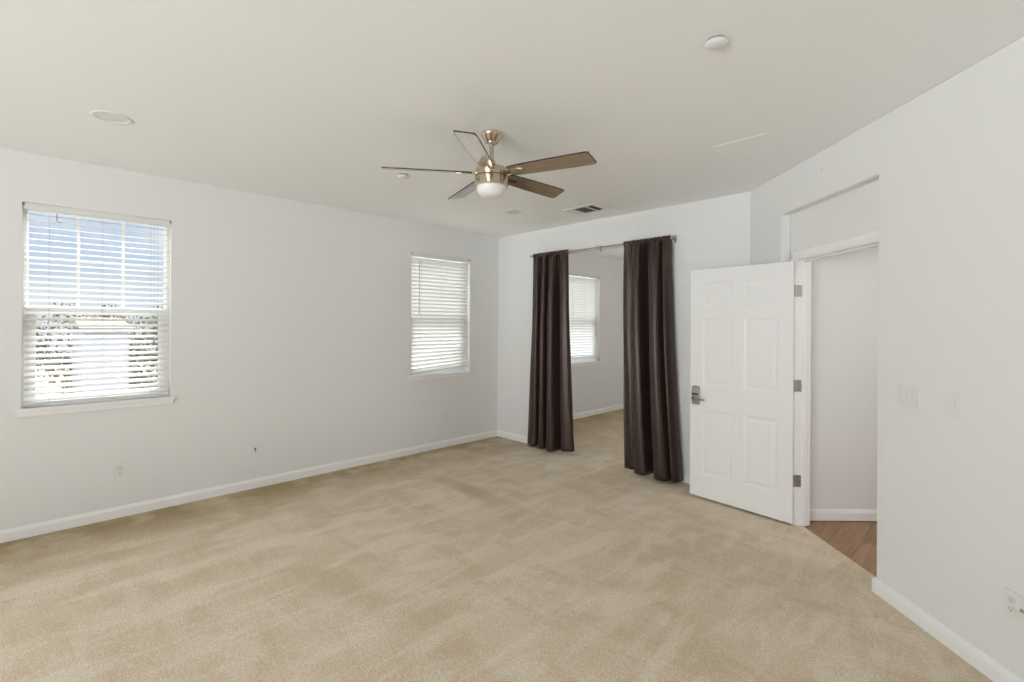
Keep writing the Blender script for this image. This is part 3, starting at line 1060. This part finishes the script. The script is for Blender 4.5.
mb.box(-.007, .007, -.0075, -.0055, -.024, -.012)
mb.build('phone_jack', M['dark_grey'], o)
screw(o, 0, .042)
screw(o, 0, -.042)
o = outlet('blank_wall_plate', 'plain white wall plate low on the window wall near the room corner', (XA, 3.635, .373), R(90))
o['category'] = 'wall plate'
mb = MB()
mb.box(-.0165, .0165, -.0085, -.0055, -.033, .033)
mb.build('insert', M['plastic'], o, bevel=.001)

# diagonal wall
o = thing('switch_plate', 'wide white three-switch plate on the diagonal wall beside the doorway', 'light switch', tn(2.565, NC, 1.163), DIAG, 'white switch plates by the doorway')
plate_mb(.162, .115).build('cover_plate', M['plastic'], o, bevel=.002)
for k in (-1, 0, 1):
    mb = MB()
    mb.box(k * .046 - .005, k * .046 + .005, -.0085, -.0055, -.012, .012)
    sw = mb.build('switch_frame', M['ivory'], o)
    mb = MB()
    mb.box(k * .046 - .0038, k * .046 + .0038, -.018, -.006, -.004, .004, Matrix.Translation((0, 0, .004)) @ Matrix.Rotation(R(20), 4, 'X'))
    mb.build('toggle', M['plastic'], sw, bevel=.001)
    screw(o, k * .046, .030, material=M['dark_grey'] if k == -1 else None)
    screw(o, k * .046, -.030)
o = thing('dimmer_switch', 'narrow white single rocker switch plate on the diagonal wall', 'light switch', tn(2.302, NC, 1.160), DIAG, 'white switch plates by the doorway')
plate_mb(.070, .115).build('cover_plate', M['plastic'], o, bevel=.002)
mb = MB()
mb.box(-.0165, .0165, -.010, -.0055, -.033, .033, Matrix.Rotation(R(3), 4, 'X'))
mb.build('rocker', M['plastic'], o, bevel=.001)
mb = MB()
mb.box(.0185, .0215, -.009, -.0055, -.030, .030)
mb.build('slide', M['ivory'], o)
o = thing('wall_outlet', 'white double wall plate with outlet and cable jack low on the diagonal wall', 'wall outlet', tn(1.998, NC, .372), DIAG)
plate_mb(.116, .115).build('cover_plate', M['plastic'], o, bevel=.002)
receptacle(o, -.023)
mb = MB()
mb.lathe([(0, 0), (.0085, 0), (.0085, .004), (.0055, .0045), (.0055, .009), (0, .009)], 14, Matrix.Translation((.023, -.006, 0)) @ Matrix.Rotation(R(90), 4, 'X'))
mb.build('coaxial_jack', M['hinge'], o, smooth=40)
mb = MB()
mb.lathe([(0, 0), (.0045, 0), (.0045, .002), (.002, .003), (.002, .012), (0, .012)], 12, Matrix.Rotation(R(90), 4, 'X'))
nail = mb.build('nail', M['hinge'], loc=tn(3.289, NC, 2.601), rot=(0, 0, DIAG), smooth=40)
tag(nail, 'tiny dark nail head high on the diagonal wall above the doorway recess', 'nail')

# ------------------------------------------------------------------ outside the windows
GZ = -3.0
mb = MB()
mb.box(-70, -5.4, -40, 45, GZ - .2, GZ)
struct(mb.build('ground', M['earth']))
hs = thing('neighbor_house', 'pale stucco house standing outside beyond the half-open blind', 'house', (-16.3, 1.05, GZ))
mb = MB()
mb.box(-2.5, 2.5, -.36, .40, 0, 4.42)
mb.build('wall', M['stone'], hs)
mb = MB()
for x0, x1 in ((-2.8, 0), (0, 2.8)):
    pass
mb.prism([(-2.65, 4.41), (2.65, 4.41), (0, 4.66)], -.44, .48)
for v_ in mb.bm.verts:
    x, y, z = v_.co
    v_.co = (x, z, y)
mb.build('roof', M['roof'], hs)
mb = MB()
mb.box(2.5, 2.53, -.2, .2, 1.2, 2.4)
mb.build('window', M['house_glass'], hs)

def add_tree(x, y, h, r, label, material, seed, n=14000):
    rnd = random.Random(seed)
    t = thing('tree', label, 'tree', (x, y, GZ), group='trees outside the window')
    mb = MB()
    mb.tube([(0, 0, 0), (.03, .02, h * .35), (-.02, .05, h * .6), (.02, 0, h * .85)], [.16, .12, .08, .03], 10)
    for k in range(9):
        a = rnd.uniform(0, 6.28)
        z0 = h * rnd.uniform(.3, .7)
        e = Vector((math.cos(a) * r * .7, math.sin(a) * r * .7, z0 + h * .18))
        mb.tube([(0, 0, z0), tuple(e * .5 + Vector((0, 0, z0 * .5))), tuple(e)], [.05, .035, .015], 6)
    mb.build('trunk', M['bark'], t, smooth=60)
    mb = MB()
    cl = []
    for k in range(40):
        a = rnd.uniform(0, 6.28)
        q = rnd.random() ** .5 * r * .85
        zc = h * rnd.uniform(.12, .93)
        sc = 1 - .55 * max(0, (zc / h - .55) / .45)
        cl.append((Vector((math.cos(a) * q * sc, math.sin(a) * q * sc, zc)), r * rnd.uniform(.32, .52)))
    for k in range(n):
        c_, rr = cl[k % len(cl)]
        d = Vector((rnd.gauss(0, 1), rnd.gauss(0, 1), rnd.gauss(0, 1))).normalized() * rr * rnd.random() ** .4
        p = c_ + d
        u = Vector((rnd.gauss(0, 1), rnd.gauss(0, 1), rnd.gauss(0, 1))).normalized()
        w_ = u.orthogonal().normalized()
        s_ = rnd.uniform(.035, .075)
        vs = [mb.bm.verts.new(p + u * s_), mb.bm.verts.new(p + w_ * s_ * .55), mb.bm.verts.new(p - u * s_), mb.bm.verts.new(p - w_ * s_ * .55)]
        mb.bm.faces.new(vs)
    mb.build('foliage', material, t)
add_tree(-17.2, -.95, 4.75, 1.30, 'brown-green tree outside the half-open blind, filling the side away from the room corner', M['leaf_brown'], 11)
add_tree(-17.4, 3.25, 4.85, 1.45, 'green tree outside the half-open blind, on the side toward the room corner', M['leaf_green'], 12)
add_tree(-21.5, 1.4, 5.0, 1.7, 'tree rising behind the roof of the pale stucco house', M['leaf_brown'], 13)
